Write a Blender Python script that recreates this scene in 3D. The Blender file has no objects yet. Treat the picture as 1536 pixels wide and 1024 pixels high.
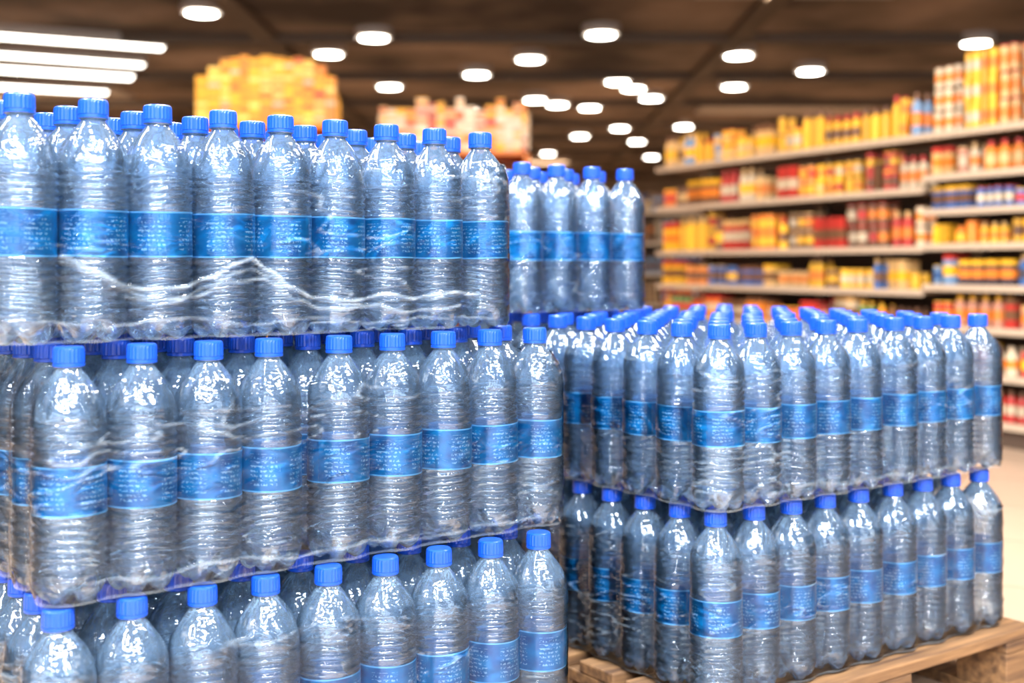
import bpy, bmesh, math, random
from mathutils import Vector, Matrix, noise
random.seed(7)
sc = bpy.context.scene
COL = sc.collection
try:
    sc.view_settings.view_transform = 'Standard'
except Exception: pass

F = 1800.0
H = 0.32; R = 0.0455
PAL = 0.145
TP = H + 0.001
CAMZ = PAL + 2*TP + 0.325*H

# ------------------------------------------------------------------ helpers
def link(o, parent=None):
    COL.objects.link(o)
    if parent: o.parent = parent
    return o
def empty(name, loc=(0,0,0), rz=0):
    e = bpy.data.objects.new(name, None); e.location = loc; e.rotation_euler = (0,0,rz)
    e.empty_display_size = 0.1
    return link(e)
def mesh_obj(name, V, Fc, mats, mi=None, parent=None, smooth=False, cols=None):
    me = bpy.data.meshes.new(name); me.from_pydata(V, [], Fc)
    for m in mats: me.materials.append(m)
    if mi: me.polygons.foreach_set('material_index', mi)
    if smooth: me.polygons.foreach_set('use_smooth', [True]*len(Fc))
    if cols:
        a = me.color_attributes.new('Col', 'FLOAT_COLOR', 'CORNER')
        buf = []
        for p, c in zip(me.polygons, cols):
            for _ in range(p.loop_total): buf += [c[0], c[1], c[2], 1.0]
        a.data.foreach_set('color', buf)
    me.update()
    return link(bpy.data.objects.new(name, me), parent)
class MB:
    def __init__(s): s.V=[]; s.F=[]; s.M=[]; s.C=[]
    def box(s, x0,x1,y0,y1,z0,z1, m=0, c=(1,1,1), tr=None):
        b=len(s.V)
        for z in (z0,z1):
            for x,y in ((x0,y0),(x1,y0),(x1,y1),(x0,y1)):
                s.V.append((x,y,z))
        if tr:
            for i in range(b,b+8): s.V[i]=tr(s.V[i])
        for f in ((3,2,1,0),(4,5,6,7),(0,1,5,4),(1,2,6,5),(2,3,7,6),(3,0,4,7)):
            s.F.append(tuple(b+i for i in f)); s.M.append(m); s.C.append(c)
    def lathe(s, cx,cy, prof, n=12, m=0):
        b=len(s.V)
        for r,z,c in prof:
            for i in range(n):
                a=2*math.pi*i/n; s.V.append((cx+r*math.cos(a), cy+r*math.sin(a), z))
        for k in range(len(prof)-1):
            for i in range(n):
                j=(i+1)%n
                s.F.append((b+k*n+i,b+k*n+j,b+(k+1)*n+j,b+(k+1)*n+i)); s.M.append(m); s.C.append(prof[k][2])
        k=len(prof)-1
        s.F.append(tuple(b+k*n+i for i in range(n))); s.M.append(m); s.C.append(prof[-1][2])
        s.F.append(tuple(b+i for i in reversed(range(n)))); s.M.append(m); s.C.append(prof[0][2])
    def obj(s, name, mats, parent=None, smooth=False, col=False):
        return mesh_obj(name, s.V, s.F, mats, s.M, parent, smooth, s.C if col else None)

class N:
    def __init__(s, name):
        s.m = bpy.data.materials.new(name); s.m.use_nodes=True
        s.t = s.m.node_tree; s.t.nodes.clear()
        s.out = s.t.nodes.new('ShaderNodeOutputMaterial')
    def n(s, typ, **kw):
        nd = s.t.nodes.new('ShaderNode'+typ)
        for k,v in kw.items():
            if k in nd.inputs: 
                nd.inputs[k].default_value = v
            else: setattr(nd, k, v)
        return nd
    def l(s,a,b): s.t.links.new(a,b)
def principled(name, col, rough=0.5, **kw):
    a=N(name); p=a.n('BsdfPrincipled'); p.inputs['Base Color'].default_value=(*col,1); p.inputs['Roughness'].default_value=rough
    for k,v in kw.items(): p.inputs[k.replace('_',' ')].default_value=v
    a.l(p.outputs[0],a.out.inputs[0]); a.p=p; return a

# ------------------------------------------------------------------ materials
def mat_pet():
    a=N('pet_water')
    tc=a.n('TexCoord')
    oi=a.n('ObjectInfo')
    add=a.n('VectorMath',operation='ADD'); a.l(tc.outputs['Object'],add.inputs[0])
    sc_=a.n('VectorMath',operation='SCALE'); sc_.inputs[0].default_value=(3,5,7); a.l(oi.outputs['Random'],sc_.inputs['Scale'])
    a.l(sc_.outputs[0],add.inputs[1])
    mp=a.n('Mapping'); mp.inputs['Scale'].default_value=(1,1,2.6); a.l(add.outputs[0],mp.inputs[0])
    nz=a.n('TexNoise'); nz.inputs['Scale'].default_value=30; nz.inputs['Detail'].default_value=1.0; nz.inputs['Distortion'].default_value=0.5
    a.l(mp.outputs[0],nz.inputs['Vector'])
    sb=a.n('Math',operation='SUBTRACT'); sb.inputs[1].default_value=.5; a.l(nz.outputs[0],sb.inputs[0])
    ab=a.n('Math',operation='ABSOLUTE'); a.l(sb.outputs[0],ab.inputs[0])
    bp=a.n('Bump'); bp.inputs['Strength'].default_value=0.45; bp.inputs['Distance'].default_value=0.005
    a.l(ab.outputs[0],bp.inputs['Height'])
    gl=a.n('BsdfGlass'); gl.inputs['Color'].default_value=(0.82,0.92,1,1); gl.inputs['IOR'].default_value=1.33; gl.inputs['Roughness'].default_value=0.0
    a.l(bp.outputs[0],gl.inputs['Normal'])
    tr=a.n('BsdfTransparent'); tr.inputs[0].default_value=(0.80,0.91,1,1)
    df=a.n('BsdfDiffuse'); df.inputs[0].default_value=(0.42,0.66,1,1); a.l(bp.outputs[0],df.inputs['Normal'])
    tl=a.n('BsdfTranslucent'); tl.inputs[0].default_value=(0.42,0.68,1,1); a.l(bp.outputs[0],tl.inputs['Normal'])
    hz=a.n('MixShader'); hz.inputs[0].default_value=0.42; a.l(df.outputs[0],hz.inputs[1]); a.l(tl.outputs[0],hz.inputs[2])
    m1=a.n('MixShader'); m1.inputs[0].default_value=0.66; a.l(gl.outputs[0],m1.inputs[1]); a.l(tr.outputs[0],m1.inputs[2])
    m2=a.n('MixShader'); m2.inputs[0].default_value=0.17; a.l(m1.outputs[0],m2.inputs[1]); a.l(hz.outputs[0],m2.inputs[2])
    gs=a.n('BsdfGlossy'); gs.inputs['Color'].default_value=(.93,.97,1,1); gs.inputs['Roughness'].default_value=0.02; a.l(bp.outputs[0],gs.inputs['Normal'])
    fr=a.n('Fresnel'); fr.inputs['IOR'].default_value=1.95; a.l(bp.outputs[0],fr.inputs['Normal'])
    m3=a.n('MixShader'); a.l(fr.outputs[0],m3.inputs[0]); a.l(m2.outputs[0],m3.inputs[1]); a.l(gs.outputs[0],m3.inputs[2])
    a.l(m3.outputs[0],a.out.inputs[0]); return a.m
def mat_label():
    a=principled('blue_label',(0.0,0.2,0.6),0.3)
    uv=a.n('UVMap')
    mp=a.n('Mapping'); a.l(uv.outputs[0],mp.inputs[0]); mp.inputs['Scale'].default_value=(75,16,1)
    br=a.n('TexNoise'); br.inputs['Scale'].default_value=1.0; br.inputs['Detail'].default_value=1; a.l(mp.outputs[0],br.inputs['Vector'])
    cr=a.n('ValToRGB'); cr.color_ramp.elements[0].position=0.50; cr.color_ramp.elements[1].position=0.54; a.l(br.outputs[0],cr.inputs[0])
    sx=a.n('SeparateXYZ'); a.l(uv.outputs[0],sx.inputs[0])
    mul=a.n('Math',operation='MULTIPLY'); mul.inputs[1].default_value=10; a.l(sx.outputs['Y'],mul.inputs[0])
    fra=a.n('Math',operation='FRACT'); a.l(mul.outputs[0],fra.inputs[0])
    gt=a.n('Math',operation='GREATER_THAN'); gt.inputs[1].default_value=0.5; a.l(fra.outputs[0],gt.inputs[0])
    mk=a.n('Math',operation='MULTIPLY'); a.l(gt.outputs[0],mk.inputs[0]); a.l(cr.outputs[0],mk.inputs[1])
    m4=a.n('Math',operation='MULTIPLY'); m4.inputs[1].default_value=5; a.l(sx.outputs['X'],m4.inputs[0])
    f4=a.n('Math',operation='FRACT'); a.l(m4.outputs[0],f4.inputs[0])
    c4=a.n('Math',operation='COMPARE'); c4.inputs[1].default_value=.5; c4.inputs[2].default_value=.33; a.l(f4.outputs[0],c4.inputs[0])
    y4=a.n('Math',operation='COMPARE'); y4.inputs[1].default_value=.5; y4.inputs[2].default_value=.36; a.l(sx.outputs['Y'],y4.inputs[0])
    mk2=a.n('Math',operation='MULTIPLY'); a.l(mk.outputs[0],mk2.inputs[0]); a.l(c4.outputs[0],mk2.inputs[1])
    mk25=a.n('Math',operation='MULTIPLY'); a.l(mk2.outputs[0],mk25.inputs[0]); a.l(y4.outputs[0],mk25.inputs[1])
    mk3=a.n('Math',operation='MULTIPLY'); mk3.inputs[1].default_value=0.38; a.l(mk25.outputs[0],mk3.inputs[0])
    base=a.n('MixRGB'); base.inputs[1].default_value=(0.0,0.068,0.24,1); base.inputs[2].default_value=(0.0,0.165,0.44,1)
    mp4=a.n('Mapping'); a.l(uv.outputs[0],mp4.inputs[0]); mp4.inputs['Scale'].default_value=(7,1.6,1)
    n3=a.n('TexNoise'); n3.inputs['Scale'].default_value=1; n3.inputs['Detail'].default_value=3; a.l(mp4.outputs[0],n3.inputs['Vector'])
    l3=a.n('MapRange'); l3.inputs[1].default_value=.35; l3.inputs[2].default_value=.65; a.l(n3.outputs[0],l3.inputs[0]); a.l(l3.outputs[0],base.inputs[0])
    mx=a.n('MixRGB'); a.l(mk3.outputs[0],mx.inputs[0]); a.l(base.outputs[0],mx.inputs[1]); mx.inputs[2].default_value=(0.35,0.65,.9,1)
    b1=a.n('Math',operation='COMPARE'); b1.inputs[1].default_value=0.5; b1.inputs[2].default_value=0.465; a.l(sx.outputs['Y'],b1.inputs[0])
    mx2=a.n('MixRGB'); a.l(b1.outputs[0],mx2.inputs[0]); mx2.inputs[1].default_value=(0.10,0.36,0.7,1); a.l(mx.outputs[0],mx2.inputs[2])
    a.l(mx2.outputs[0],a.p.inputs['Base Color'])
    bp=a.n('Bump'); bp.inputs['Strength'].default_value=0.2; bp.inputs['Distance'].default_value=0.003
    a.l(n3.outputs[0],bp.inputs['Height']); a.l(bp.outputs[0],a.p.inputs['Normal'])
    return a.m
def mat_cap():
    return principled('blue_cap',(0.005,0.06,0.45),0.3).m
def mat_film():
    a=N('shrink_film')
    tc=a.n('TexCoord'); mp=a.n('Mapping'); mp.inputs['Scale'].default_value=(1.0,1.0,2.0); mp.inputs['Rotation'].default_value=(0.2,0.25,0)
    a.l(tc.outputs['Object'],mp.inputs[0])
    nz=a.n('TexNoise'); nz.inputs['Scale'].default_value=24; nz.inputs['Detail'].default_value=1.5; nz.inputs['Distortion'].default_value=1.0
    a.l(mp.outputs[0],nz.inputs['Vector'])
    bp=a.n('Bump'); bp.inputs['Strength'].default_value=.5; bp.inputs['Distance'].default_value=0.006; a.l(nz.outputs[0],bp.inputs['Height'])
    tr=a.n('BsdfTransparent'); tr.inputs[0].default_value=(0.98,0.99,1,1)
    gs=a.n('BsdfGlossy'); gs.inputs['Roughness'].default_value=0.025; a.l(bp.outputs[0],gs.inputs['Normal'])
    fr=a.n('Fresnel'); fr.inputs['IOR'].default_value=1.40; a.l(bp.outputs[0],fr.inputs['Normal'])
    m=a.n('MixShader'); a.l(fr.outputs[0],m.inputs[0]); a.l(tr.outputs[0],m.inputs[1]); a.l(gs.outputs[0],m.inputs[2])
    df=a.n('BsdfDiffuse'); df.inputs[0].default_value=(0.78,0.9,1,1)
    at=a.n('Attribute'); at.attribute_name='crease'
    mu=a.n('Math',operation='MULTIPLY'); mu.inputs[1].default_value=.42; a.l(at.outputs['Fac'],mu.inputs[0])
    m2=a.n('MixShader'); a.l(mu.outputs[0],m2.inputs[0]); a.l(m.outputs[0],m2.inputs[1]); a.l(df.outputs[0],m2.inputs[2])
    a.l(m2.outputs[0],a.out.inputs[0]); return a.m
def mat_vc(name, rough=0.5):
    a=principled(name,(1,1,1),rough)
    v=a.n('VertexColor'); v.layer_name='Col'; a.l(v.outputs[0],a.p.inputs['Base Color']); return a.m
def mat_wood():
    a=principled('pallet_wood',(0.4,0.25,0.12),0.75)
    tc=a.n('TexCoord'); mp=a.n('Mapping'); mp.inputs['Scale'].default_value=(3,40,40); a.l(tc.outputs['Object'],mp.inputs[0])
    nz=a.n('TexNoise'); nz.inputs['Scale'].default_value=1.5; nz.inputs['Detail'].default_value=5; a.l(mp.outputs[0],nz.inputs['Vector'])
    cr=a.n('ValToRGB'); cr.color_ramp.elements[0].color=(0.05,0.02,0.008,1); cr.color_ramp.elements[1].color=(0.26,0.13,0.05,1)
    cr.color_ramp.elements[0].position=0.3; cr.color_ramp.elements[1].position=0.7
    a.l(nz.outputs[0],cr.inputs[0]); a.l(cr.outputs[0],a.p.inputs['Base Color'])
    bp=a.n('Bump'); bp.inputs['Strength'].default_value=0.4; bp.inputs['Distance'].default_value=0.003; a.l(nz.outputs[0],bp.inputs['Height']); a.l(bp.outputs[0],a.p.inputs['Normal'])
    return a.m
def mat_floor():
    a=principled('floor_tile',(0.6,0.5,0.4),0.25)
    tc=a.n('TexCoord'); mp=a.n('Mapping'); mp.inputs['Rotation'].default_value=(0,0,math.radians(27)); a.l(tc.outputs['Object'],mp.inputs[0])
    b=a.n('TexBrick'); b.offset=0.0; b.inputs['Scale'].default_value=1; b.inputs['Brick Width'].default_value=0.6; b.inputs['Row Height'].default_value=0.6
    b.inputs['Mortar Size'].default_value=0.004
    b.inputs['Color1'].default_value=(0.42,0.29,0.20,1); b.inputs['Color2'].default_value=(0.39,0.27,0.185,1); b.inputs['Mortar'].default_value=(0.20,0.135,0.10,1)
    a.l(mp.outputs[0],b.inputs['Vector']); a.l(b.outputs[0],a.p.inputs['Base Color']); return a.m
def mat_ceiling():
    a=principled('ceiling_dark',(0.1,0.08,0.06),0.8)
    tc=a.n('TexCoord'); nz=a.n('TexNoise'); nz.inputs['Scale'].default_value=0.45; nz.inputs['Detail'].default_value=5; a.l(tc.outputs['Object'],nz.inputs['Vector'])
    cr=a.n('ValToRGB'); cr.color_ramp.elements[0].color=(0.055,0.04,0.032,1); cr.color_ramp.elements[1].color=(0.50,0.37,0.28,1)
    cr.color_ramp.elements[0].position=0.38; cr.color_ramp.elements[1].position=0.70
    a.l(nz.outputs[0],cr.inputs[0]); a.l(cr.outputs[0],a.p.inputs['Base Color']); return a.m
def mat_emit(name,col,s):
    a=N(name); e=a.n('Emission'); e.inputs[0].default_value=(*col,1); e.inputs[1].default_value=s; a.l(e.outputs[0],a.out.inputs[0]); return a.m

PET=mat_pet(); LAB=mat_label(); CAP=mat_cap(); FILM=mat_film()
WOOD=mat_wood(); VC=mat_vc('packaging')

# ------------------------------------------------------------------ bottle mesh
def lerp_prof(P, z):
    for (z0,r0),(z1,r1) in zip(P,P[1:]):
        if z<=z1:
            t=(z-z0)/(z1-z0)
            return r0+(r1-r0)*t
    return P[-1][1]
PROF=[(0,.62),(.008,.74),(.02,.84),(.045,.93),(.075,.98),(.10,1.0),(.34,1.0),(.352,.975),(.54,.975),(.553,1.0),(.69,1.0),(.725,.99),(.76,.95),(.79,.89),(.82,.79),(.85,.66),(.875,.54),(.895,.43),(.908,.36),(.918,.34),(.92,.42),(.928,.42),(.93,.34),(.94,.33)]
def make_bottle(seed):
    rnd=random.Random(seed)
    n=72
    zs=[]
    z=0
    while z<0.10: zs.append(z); z+=0.007
    z=0.10
    while z<0.352: zs.append(z); z+=0.0035
    zs+=[.357,.40,.45,.49,.533,.54]
    z=0.545
    while z<0.72: zs.append(z); z+=0.0035
    while z<0.905: zs.append(z); z+=0.007
    zs+=[.908,.917,.9175,.92,.928,.9285,.93,.94]
    zs=sorted(set(zs))
    V=[];Fc=[];M=[]
    ph=rnd.uniform(0,6.28); so=Vector((rnd.uniform(0,50),rnd.uniform(0,50),rnd.uniform(0,50)))
    for z in zs:
        r0=lerp_prof(PROF,z)
        for i in range(n):
            th=2*math.pi*i/n; r=r0
            zz=z
            if z<.10:
                t=z/.10; val=(0.5+0.5*math.cos(5*th))**2
                r*=1-.32*(1-t)**1.5*val
                zz=z+ (0.035*(1-t)**2)*val
            elif z<.345:
                w=z+.004*math.sin(3*th+ph)+.002*math.sin(7*th+ph*2)
                q=(w-.10)/(.245)*7
                s_=abs(math.sin(math.pi*q))
                env=max(0,min(1,(z-.10)/.015,(.345-z)/.015))
                r*=1-.10*env*(1-s_)**1.3
            elif .553<z<.715:
                w=z+.003*math.sin(3*th+ph)
                q=(w-.553)/(.162)*5
                s_=abs(math.sin(math.pi*q))
                env=max(0,min(1,(z-.553)/.01,(.715-z)/.02))
                r*=1-.085*env*(1-s_)**1.3
            elif .72<=z<.90:
                t=(z-.72)/.18; e=math.sin(math.pi*t)
                r*=1+.04*e*(abs(math.sin(5*th+ t*2.2))*2-1)
            if z<.9:
                d=noise.noise(Vector((math.cos(th)*2.2,math.sin(th)*2.2,z*12))+so)
                r*=1+.014*d*min(1,(.9-z)/.1)*(0.2 if .35<z<.54 else 1)
            V.append((R*r*math.cos(th),R*r*math.sin(th),zz*H))
    for k in range(len(zs)-1):
        for i in range(n):
            j=(i+1)%n; Fc.append((k*n+i,k*n+j,(k+1)*n+j,(k+1)*n+i)); M.append(0)
    c=len(V); V.append((0,0,.035*H))
    for i in range(n): Fc.append(((i+1)%n,i,c)); M.append(0)
    lz=[.350,.357,.40,.445,.49,.535,.542]
    b=len(V); luv={}
    for k,z in enumerate(lz):
        for i in range(n+1):
            th=2*math.pi*i/n
            r=.994+.004*noise.noise(Vector((math.cos(th)*3,math.sin(th)*3,z*18))+so)
            if i>n-4: r+=.006
            V.append((R*r*math.cos(th),R*r*math.sin(th),z*H+.0006*math.sin(2*th+ph)))
            luv[len(V)-1]=(i/n,(z-.350)/.192)
    for k in range(len(lz)-1):
        for i in range(n):
            Fc.append((b+k*(n+1)+i,b+k*(n+1)+i+1,b+(k+1)*(n+1)+i+1,b+(k+1)*(n+1)+i)); M.append(1)
    cr=.43*R; nc=48; b=len(V)
    caps=[(.921,.96,0),(.9235,1.0,0),(.934,1.0,0),(.935,.95,0),(.9375,.95,0),(.939,1.0,1),(.985,.985,1),(.995,.95,0),(1.0,.86,0)]
    for z,r,kn in caps:
        for i in range(nc):
            th=2*math.pi*i/nc; rr=cr*r*(1-(.035 if (i%2 and kn) else 0))
            V.append((rr*math.cos(th),rr*math.sin(th),z*H))
    for k in range(len(caps)-1):
        for i in range(nc):
            j=(i+1)%nc; Fc.append((b+k*nc+i,b+k*nc+j,b+(k+1)*nc+j,b+(k+1)*nc+i)); M.append(2)
    Fc.append(tuple(b+(len(caps)-1)*nc+i for i in range(nc))); M.append(2)
    me=bpy.data.meshes.new('water_bottle_mesh'); me.from_pydata(V,[],Fc)
    for m_ in (PET,LAB,CAP): me.materials.append(m_)
    me.polygons.foreach_set('material_index',M)
    me.polygons.foreach_set('use_smooth',[m_!=2 for m_ in M])
    uvl=me.uv_layers.new(name='UVMap')
    buf=[]
    for lp in me.loops:
        buf+=list(luv.get(lp.vertex_index,(0,0)))
    uvl.data.foreach_set('uv',buf)
    me.update(); return me
BOT=[make_bottle(s) for s in range(4)]

# ------------------------------------------------------------------ tiers
def curve_z(P,s):
    if s<=P[0][0] or s>=P[-1][0]: return None
    for (a,z0),(b,z1) in zip(P,P[1:]):
        if s<=b:
            t=(s-a)/(b-a); t=t*t*(3-2*t); return z0+(z1-z0)*t
def tier(parent, ox, oy, ang, z, ncol, nrow, sp, gap_after=None, gap=0.0, rowsp=0.0925, film_top=0.80, tag='t', folds=()):
    u=Vector((math.cos(ang),math.sin(ang),0)); v=Vector((-math.sin(ang),math.cos(ang),0))
    O=Vector((ox,oy,z))
    def uc(c): return c*sp+(gap if (gap_after is not None and c>=gap_after) else 0)
    for r in range(nrow):
        for c in range(ncol):
            p=O+u*(uc(c)+random.uniform(-.0006,.0006))+v*(r*rowsp+random.uniform(-.0006,.0006))
            o=bpy.data.objects.new('bottle_%s_%d_%d'%(tag,r,c),random.choice(BOT))
            o.location=p; o.rotation_euler=(random.uniform(-.006,.006),random.uniform(-.006,.006),random.uniform(0,6.283))
            link(o,parent)
    U=uc(ncol-1); v1=(nrow-1)*rowsp
    cents_u=[uc(c) for c in range(ncol)]; cents_v=[r*rowsp for r in range(nrow)]
    off=R+.0022
    path=[]
    def side(a,b,cents,mk):
        L=b-a; k=max(2,int(abs(L)/.005))
        for i in range(k):
            s=a+L*i/k
            d=min(abs(s-c) for c in cents)
            dip=min(off-math.sqrt(max(0,off*off-min(d,off)**2)),.012)*0.8
            path.append(mk(s,dip))
    def arc(cu,cv,a0):
        for i in range(12):
            t=a0+math.pi/2*i/12
            path.append((cu+off*math.cos(t),cv+off*math.sin(t),math.cos(t),math.sin(t)))
    side(0,U,cents_u,lambda s,d:(s,-off+d,0,-1)); arc(U,0,-math.pi/2)
    side(0,v1,cents_v,lambda s,d:(U+off-d,s,1,0)); arc(U,v1,0)
    side(U,0,cents_u,lambda s,d:(s,v1+off-d,0,1)); arc(0,v1,math.pi/2)
    side(v1,0,cents_v,lambda s,d:(-off+d,s,-1,0)); arc(0,0,math.pi)
    n=len(path); rows=100; V=[];Fc=[]; CR=[]
    sd=Vector((random.uniform(0,99),random.uniform(0,99),0))
    for k in range(rows+1):
        t=k/rows
        for i,(x,y,nx,ny) in enumerate(path):
            top=film_top+.06*noise.noise(Vector((x*5,y*5,0))+sd)
            zf=.004+t*(top-.004); zm=zf*H
            inn=0
            if zf>.70: inn=(1-lerp_prof(PROF,zf))*R*0.85
            if zf<.06: inn=(.06-zf)/.06*.006
            w=.0012*noise.noise(Vector((x*22,y*22,zm*45))+sd)
            wx=.010*noise.noise(Vector((x*9,y*9,5))+sd)
            rn=noise.noise(Vector((x*11,y*11,(zm+wx)*38))+sd)
            msk=max(0,min(1,(noise.noise(Vector((x*4,y*4,zm*9))+sd*2)+.10)*3))
            rd=max(0,1-abs(rn)/.05)*msk
            cr=.36*rd*rd
            w+=.003*rd
            if k<2: cr=max(cr,.2)
            if ny==-1:
                for (P,wd,st) in folds:
                    zc=curve_z(P,x)
                    if zc is not None:
                        zc+=.004*noise.noise(Vector((x*30,wd*1000,0))+sd)
                        g=math.exp(-((zm-zc)/wd)**2); w+=.004*g*st
                        cr=max(cr,g*st*(.5+.6*noise.noise(Vector((x*40,zm*60,9))+sd)))
            w=max(w,-.001)
            px=x+nx*(w-inn); py=y+ny*(w-inn)
            pz=zm+ (.003*noise.noise(Vector((x*14,y*14,3))+sd) if k==0 else 0)
            V.append(tuple(O+u*px+v*py+Vector((0,0,max(pz,.0008))))); CR.append(max(0,min(1,cr)))
    for k in range(rows):
        for i in range(n):
            j=(i+1)%n; Fc.append((k*n+i,k*n+j,(k+1)*n+j,(k+1)*n+i))
    o=mesh_obj('shrink_film_'+tag,V,Fc,[FILM],None,parent,True)
    at=o.data.attributes.new('crease','FLOAT','POINT'); at.data.foreach_set('value',CR)

D=math.radians
ZB=PAL+.003
P1=[(.04,.112),(.08,.094),(.12,.074),(.16,.066),(.20,.072),(.24,.086),(.275,.104),(.30,.109),(.33,.094),(.36,.07),(.40,.055),(.46,.05),(.52,.056),(.58,.05),(.64,.058),(.70,.054)]
P2=[(.12,.060),(.17,.052),(.22,.058),(.27,.078),(.32,.083),(.37,.05),(.42,.036),(.50,.04),(.56,.03),(.66,.036)]
P3=[(a,z-.009+.006*math.sin(a*20)) for a,z in P1[:13]]
P4=[(.01,.030),(.1,.022),(.2,.03),(.3,.018),(.4,.024),(.5,.014),(.6,.02),(.73,.016)]
left=empty('bottled_water_stack')
tier(left,-.56,1.485,D(35),ZB,9,7,.0918,tag='low',film_top=.80)
tier(left,-.558,1.516,D(37.5),ZB+TP,9,7,.0915,gap_after=4,gap=.018,tag='mid',film_top=.86,folds=[(P4,.002,.5)])
tier(left,-.628,1.532,D(38.3),ZB+2*TP,9,7,.0918,tag='top',film_top=.84,folds=[(P1,.0022,1),(P2,.0018,.7),(P3,.0016,.6),(P4,.0018,.5)])

right=empty('bottled_water_stack')
RA=D(35)
tier(right,.352,2.07,RA,ZB,9,9,.0935,tag='low',film_top=.80,gap_after=5,gap=.012)
tier(right,.357,2.085,RA,ZB+TP,9,9,.0935,tag='mid',film_top=.84,gap_after=5,gap=.012,folds=[(P4,.002,.4)])
v=Vector((-math.sin(RA),math.cos(RA))); 
tier(right,.357+v.x*.585,2.085+v.y*.585,RA+D(2),ZB+2*TP,4,3,.098,tag='top',film_top=.8)

# ------------------------------------------------------------------ pallets
def pallet(ox,oy,ang,u0,u1,v0,v1):
    mb=MB()
    ht=PAL
    nb=7; w=(v1-v0)
    bw=.1
    for i in range(nb):
        a=v0+(w-bw)*i/(nb-1); mb.box(u0,u1,a,a+bw,ht-.022,ht)
    for a in (u0,(u0+u1)/2-.05,u1-.1):
        mb.box(a,a+.1,v0,v1,ht-.044,ht-.022)
        mb.box(a,a+.1,v0,v1,0,.022)
        for b in (v0,(v0+v1)/2-.06,v1-.12):
            mb.box(a,a+.1,b+.001,b+.119,.022,ht-.044)
    o=mb.obj('wooden_pallet',[WOOD]); o.location=(ox,oy,0); o.rotation_euler=(0,0,ang)
    b=o.modifiers.new('bev','BEVEL'); b.width=.003; b.segments=2
    return o
pallet(-.56,1.485,D(36.5),-.13,.83,-.06,.63)
pallet(.352,2.07,RA,-.07,.845,-.075,.83)

# ------------------------------------------------------------------ room
def plane(name,c,sx,sy,th,mat,axis='z'):
    mb=MB(); 
    x,y,z=c
    if axis=='z': mb.box(x-sx/2,x+sx/2,y-sy/2,y+sy/2,z,z+th)
    elif axis=='y': mb.box(x-sx/2,x+sx/2,y,y+th,z,z+sy)
    else: mb.box(x,x+th,y-sx/2,y+sx/2,z,z+sy)
    return mb.obj(name,[mat])
CH=CAMZ+2.91
WALL=principled('wall_warm',(0.42,0.30,0.20),0.8).m
X0,X1,Y0,Y1=-16,16,-9,40
plane('floor',(0,15.5,-.1),32.2,49.2,.1,mat_floor())
plane('ceiling',(0,15.5,CH),32.2,49.2,.1,mat_ceiling())
plane('wall_back',(0,Y1,0),32,CH,.1,WALL,'y')
WL=principled('wall_light',(.6,.6,.62),.8).m
mb=MB(); mb.box(-16,16,Y0-.1,Y0,0,.35); mb.box(-16,16,Y0-.1,Y0,3.1,CH)
nw=8; ww=32/nw  # window openings added behind camera to reflect vertical highlights on the bottles
for i in range(nw+1):
    x=-16+i*ww; mb.box(max(-16,x-.35),min(16,x+.35),Y0-.1,Y0,.35,3.1)
mb.obj('wall_front',[WL])
FRM=principled('window_frame',(.15,.15,.16),.4).m
for i in range(nw):
    xa=-16+i*ww+.35; xb=xa+ww-.7; mb=MB()
    for (p,q) in ((xa,xa+.05),(xb-.05,xb),((xa+xb)/2-.025,(xa+xb)/2+.025)): mb.box(p,q,Y0-.08,Y0-.02,.35,3.1)
    for (p,q) in ((.35,.4),(3.05,3.1),(2.2,2.25)): mb.box(xa,xb,Y0-.085,Y0-.015,p,q)
    mb.obj('window_%d'%(i+1),[FRM])
plane('wall_left',(X0-.1,15.5,0),49,CH,.1,WALL,'x')
plane('wall_right',(X1,15.5,0),49,CH,.1,WALL,'x')
mb=MB()
for i in range(9):
    y=12+i*3.0; mb.box(-15.9,15.9,y,y+.15,CH-.12,CH)
for x in (-9,-3.2,2.7,8.5): mb.box(x,x+.25,9,39,CH-.10,CH)
mb.obj('ceiling_beams',[principled('beam',(0.15,0.11,0.08),0.7).m])

# ------------------------------------------------------------------ ceiling lights
EM=mat_emit('lamp_warm',(1,.93,.82),34); EMS=mat_emit('lamp_strip',(1,.93,.82),9); HOUS=principled('housing',(.6,.55,.5),.5).m
EMC=mat_emit('added_lamp_cool',(.93,.97,1),110)
spots=[(-3.44,13.3),(-1.7,14.75),(-2.43,15.9),(-1.92,18.8),(-.52,17.6),(.245,16.3),(1.08,14.55),(.39,20.3),(.79,20.9),(1.38,21.3),(1.61,18.3),(1.92,19.0),(2.33,20.1),(3.02,16.0),(3.48,18.8),(3.46,24.2),(4.30,17.3),(5.84,15.1),(-.81,21.6),(1.47,26),(2.82,27.1),(2.2,24.5),(.9,30),(3.6,31)]
mb=MB()
W=(1,1,1)
for x,y in spots:
    z=CH
    mb.lathe(x,y,[(.17,z-.10,W),(.21,z-.12,W),(.23,z-.09,W),(.23,z-.001,W)],20,0)
    mb.lathe(x,y,[(.165,z-.126,W),(.165,z-.122,W)],20,1)
mb.obj('added_sparkle_downlights',[HOUS,EM])
mb=MB()
for x in (-6,-3.6,-1.2,1.2,3.6,6):  # small intense downlights added around the camera for sparkle on bottle ribs
    for y in (-7,-4.6,-2.0,0.6):
        z=CH
        mb.lathe(x,y,[(.12,z-.08,W),(.14,z-.08,W),(.15,z-.07,W),(.15,z-.001,W)],16,0)
        mb.lathe(x,y,[(.115,z-.086,W),(.115,z-.082,W)],16,1)
mb.obj('added_sparkle_downlights',[HOUS,EMC])
mb=MB()
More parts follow.
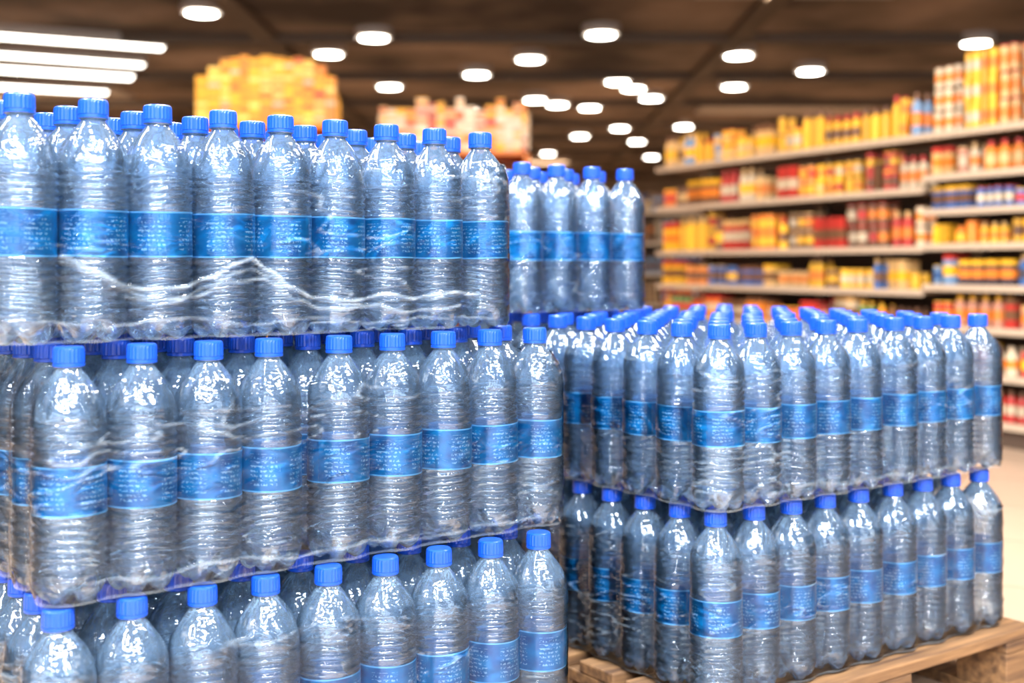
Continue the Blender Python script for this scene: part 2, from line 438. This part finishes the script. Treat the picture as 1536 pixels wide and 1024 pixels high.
for (xa,ya,xb,yb,w) in [(-9.5,13.0,-4.45,15.35,.18),(-10,14.2,-5.1,16.65,.18),(-10.3,15.6,-5.6,17.75,.34),(-11,17.3,-6.5,19.3,.28),(-9.2,12.2,-6.0,13.6,.12)]:
    d=Vector((xb-xa,yb-ya,0)); L=d.length; ang=math.atan2(d.y,d.x)
    tr=lambda p,xa=xa,ya=ya,ang=ang:(xa+p[0]*math.cos(ang)-p[1]*math.sin(ang),ya+p[0]*math.sin(ang)+p[1]*math.cos(ang),p[2])
    mb.box(0,L,-w/2-.04,w/2+.04,CH-.13,CH-.001,0,tr=tr)
    mb.box(.02,L-.02,-w/2,w/2,CH-.15,CH-.13,1,tr=tr)
mb.obj('ceiling_strip_lights',[HOUS,EMS])
def added_panel(x,y,sx,sy,power,col,ang=0):  # area lights added to brighten stacks, shelves and far aisles, with invented housings
    e=empty('added_panel_light',(x,y,CH),ang)
    mb=MB(); mb.box(-sx/2-.05,sx/2+.05,-sy/2-.05,sy/2+.05,-.06,-.001)
    mb.obj('housing',[HOUS],e)
    l=bpy.data.lights.new('added_area_light','AREA'); l.shape='RECTANGLE'; l.size=sx; l.size_y=sy; l.energy=power; l.color=col
    o=bpy.data.objects.new('added_area_light',l); o.location=(0,0,-.07); link(o,e)
cool=(.87,.94,1); warm=(1,.80,.58)
added_panel(-1.6,-.8,1.8,.2,360,cool,D(36)); added_panel(.9,-.5,1.8,.2,360,cool,D(36)); added_panel(-.3,-3.2,2.4,.3,900,cool,D(0)); added_panel(2.6,-3.6,2.4,.3,620,cool,D(0))
added_panel(-2.6,2.2,1.8,.3,270,cool,D(36)); added_panel(-.2,2.9,1.8,.3,350,cool,D(36)); added_panel(2.4,2.2,1.8,.3,170,(1,.97,.94),D(36))
added_panel(.2,5.6,2.0,.5,75,warm,D(-63)); added_panel(1.2,8.8,2,.5,75,warm,D(-63)); added_panel(-3,7.2,2,.5,120,warm); added_panel(3,12.5,2,.5,110,warm)
for (x,y) in [(-8,20),(5,22),(0,33)]: added_panel(x,y,3,1,460,warm)

# ------------------------------------------------------------------ grocery shelving
Yl=(.85,.42,.02); Or=(.75,.20,.02); Rd=(.50,.03,.02); Wt=(.60,.45,.29); Bl=(.03,.10,.28); Br=(.17,.07,.03); Cr=(.66,.38,.14); Gn=(.09,.20,.05); Dk=(.04,.03,.04); Lb=(.16,.26,.40); Pk=(.55,.22,.13)
def sh(c,f): return tuple(x*f for x in c)
def item(mb,kind,x,y,z,w,h,d,c1,c2,c3):
    if kind=='box':
        mb.box(x-w/2,x+w/2,y,y+d,z,z+h*.30,0,c1)
        mb.box(x-w/2,x+w/2,y,y+d,z+h*.30,z+h*.62,0,c2)
        mb.box(x-w/2,x+w/2,y,y+d,z+h*.62,z+h*.8,0,c1)
        mb.box(x-w/2,x+w/2,y,y+d,z+h*.8,z+h,0,c3)
    elif kind=='can':
        r=w/2*.96
        mb.lathe(x,y+r,[(r*.93,z,c3),(r,z+h*.04,c1),(r,z+h*.3,c2),(r,z+h*.68,c1),(r,z+h*.94,c3),(r*.9,z+h,c3)],10)
    else:
        r=w/2*.96
        mb.lathe(x,y+r,[(r,z,c1),(r,z+h*.25,c2),(r,z+h*.55,c1),(r,z+h*.68,c1),(r*.5,z+h*.83,c3),(r*.5,z+h,c3)],10)
def fill(mb,xa,xb,z,hmax,depth,palette,rnd,kinds=('box','can','jar','can')):
    x=xa
    while x<xb-.04:
        k=rnd.choice(kinds); w=rnd.uniform(.045,.08); h=hmax*rnd.uniform(.66,.98) if k!='can' else min(hmax*.95,rnd.uniform(.085,.15))
        if k=='jar': h=min(h,.24)
        if k=='box': h=min(h,.2)
        lay=max(1,int(hmax*.97/h)) if k=='can' else 1
        c1=rnd.choice(palette); c2=rnd.choice(palette+[Wt,Br,Yl,Or]); c3=rnd.choice([c1,Cr,Yl,Rd,Br])
        for i in range(rnd.randint(1,4)):
            if x+w>xb: break
            hh=h*rnd.uniform(.97,1.0) if lay==1 else h*.995
            f=rnd.uniform(.6,1.1)
            for l in range(lay):
                if lay>1 and rnd.random()<.3: c2=rnd.choice(palette+[Wt,Or])
                for rr in range(2):
                    item(mb,k,x+w/2,rr*(w+.01)+.03+rnd.uniform(0,.015),z+l*h,w*.88,hh,w*.88,sh(c1,f),sh(c2,f),sh(c3,f))
            x+=w*1.1
        x+=rnd.uniform(0,.025)
        if w>xb-x: break
SH=principled('shelf_metal',(.30,.21,.14),.45).m; SHD=principled('shelf_back',(.07,.04,.025),.7).m; PRICE=principled('price_strip',(.46,.34,.24),.5).m
def gondola(loc,ang,secs,name='grocery_shelf',seed=1,depth=.45):
    rnd=random.Random(seed); e=empty(name,(*loc,0),ang)
    fr=MB(); pr=MB()
    for (xa,xb,boards,tops,pals,tk) in secs:
        fr.box(xa,xb,depth,depth+.04,0,boards[-1]+.02,1)
        for x in (xa,xb-.03): fr.box(x,x+.03,depth-.06,depth+.0,0,boards[-1]+.06,0)
        fr.box(xa,xb,.02,depth,0,boards[0]-.025,1)
        for i,z in enumerate(boards):
            fr.box(xa+.001,xb-.001,0,depth-.061,z-.02,z,0)
            fr.box(xa+.001,xb-.001,-.01,0,z-.03,z+.004,2)
            last=i==len(boards)-1
            hm=tops if last else (boards[i+1]-z-.04)
            fill(pr,xa+.02,xb-.02,z,hm,depth,pals[i%len(pals)],rnd,tk if last else ('box','can','jar','can'))
    fr.obj('frame',[SH,SHD,PRICE],e); pr.obj('products',[VC],e,col=True)
    return e
ALLK=('box','can','jar')
pals=[[Rd,Or,Wt,Gn],[Rd,Or,Pk,Or,Cr],[Gn,Wt,Rd,Br,Or],[Yl,Yl,Or,Cr,Yl,Br,Bl],[Br,Cr,Or,Rd,Br,Wt,Yl],[Yl,Br,Wt,Cr,Yl,Or,Rd],[Yl,Yl,Yl,Or,Cr,Lb,Yl]]
dirA=math.atan2(-.891,.454)
far=(1.03,8.54)
nearP=[[Rd,Or,Wt],[Rd,Rd,Or,Wt],[Rd,Rd,Pk],[Bl,Dk,Bl,Lb],[Yl,Yl,Or],[Bl,Br,Rd,Bl],[Cr,Or,Pk,Wt],[Or,Yl,Or,Wt,Cr]]
gondola(far,dirA,[
    (0,1.25,[.12,.33,.55,.76,.99,1.30,1.58],.25,pals,ALLK),
    (1.25,2.5,[.12,.33,.55,.76,.99,1.30,1.58],.27,pals,ALLK),
    (2.5,3.7,[.12,.35,.58,.79,1.0,1.18,1.36,1.58],.44,nearP,('can',)),
    (3.7,5.6,[.12,.35,.58,.79,1.0,1.18,1.36,1.58],.44,nearP,('can',))],seed=11)
gondola((-1.2,13.5),D(0),[(0,1.3,[.12,.45,.8,1.15,1.5],.25,[[Br,Cr,Rd,Wt]],ALLK),(1.3,2.6,[.12,.45,.8,1.15,1.5],.25,[[Br,Cr,Yl,Wt]],ALLK),(2.6,3.9,[.12,.45,.8,1.15,1.5],.25,[[Br,Lb,Rd,Wt]],ALLK)],seed=9)
gondola((1.0,17),D(0),[(0,2,[.12,.5,.9,1.3,1.7],.25,[[Br,Cr,Rd,Wt,Bl]],ALLK),(2,4,[.12,.5,.9,1.3,1.7],.25,[[Br,Cr,Yl,Wt]],ALLK)],seed=10)

def promo(x0,y0,wd,zb,ztop,arch,palette,seed):
    rnd=random.Random(seed); e=empty('promotional_display',(x0,y0,0))
    mb=MB(); mb.box(0,wd,.0,.5,0,.15,0,Or)
    for z in (.55,.95,1.35,zb): mb.box(0,wd,0,.5,z-.03,z,0,Or)
    for x in (0,wd-.04): mb.box(x,x+.04,.0,.5,.15,zb,0,Or)
    mb.box(0,wd,.5,.54,0,zb,0,(.4,.1,.02))
    for z in (.15,.55,.95,1.35): fill(mb,.05,wd-.05,z,.34,.5,palette,rnd)
    def top(x):
        t=x/wd
        return (ztop-zb)*((1-abs(2*t-1)**3)**.5*.65+.35)*(1+.04*rnd.random()) if arch else (ztop-zb)*(.75+.25*rnd.random())
    x=.02
    while x<wd-.06:
        w=rnd.uniform(.06,.10); w=min(w,wd-.02-x); z=zb; tp=zb+top(min(x+w/2,wd))
        while z<tp-.03:
            h=min(rnd.uniform(.07,.12),tp-z)
            c=sh(rnd.choice(palette),rnd.uniform(.7,1.1)); c2=rnd.choice(palette+[Wt,Or,Rd]); 
            mb.box(x,x+w*.97,.1,.19,z,z+h*.45,0,c); mb.box(x,x+w*.97,.1,.19,z+h*.45,z+h*.75,0,c2); mb.box(x,x+w*.97,.1,.19,z+h*.75,z+h,0,c)
            z+=h
        x+=w
    mb.obj('display_stand',[VC],e,col=True)
    nseg=28; pts=[(0,zb)]
    for i in range(nseg+1):
        t=i/nseg; pts.append((wd*t, zb+(ztop-zb)*((1-abs(2*t-1)**3)**.5*.68+.34 if arch else .72)))
    pts.append((wd,zb))
    V=[(x,.2,z) for x,z in pts]+[(x,.24,z) for x,z in pts]; n=len(pts)
    Fc=[tuple(range(n)),tuple(range(2*n-1,n-1,-1))]+[(i,i+n,(i+1)%n+n,(i+1)%n) for i in range(n)]
    mesh_obj('header',V,Fc,[principled('promo_header',palette[0],.5).m],None,e)
YY=(.90,.42,.015)
promo(-2.42,9.0,1.1,1.95,2.47,True,[YY,YY,YY,(.8,.25,.02),(.95,.62,.15),(.6,.24,.03)],21)
promo(-1.08,9.5,1.22,1.80,2.24,False,[(.75,.58,.4),(.8,.66,.5),YY,(.6,.12,.06),(.8,.42,.15)],22)
promo(-4.2,11.0,1.3,1.4,1.75,False,[Cr,Br,Or,Wt],23)

# ------------------------------------------------------------------ world, camera
w=bpy.data.worlds.new('world'); sc.world=w; w.use_nodes=True
w.node_tree.nodes['Background'].inputs[0].default_value=(.80,.90,1,1); w.node_tree.nodes['Background'].inputs[1].default_value=4.0
cd=bpy.data.cameras.new('camera'); cam=bpy.data.objects.new('camera',cd); link(cam)
cam.location=(0,0,CAMZ); cam.rotation_euler=(math.pi/2,0,0)
cd.sensor_width=36; cd.lens=36*F/1536; cd.shift_y=-(512-398)/1536
cd.clip_start=.05
cd.dof.use_dof=True; cd.dof.focus_distance=1.8; cd.dof.aperture_fstop=2.5
sc.camera=cam
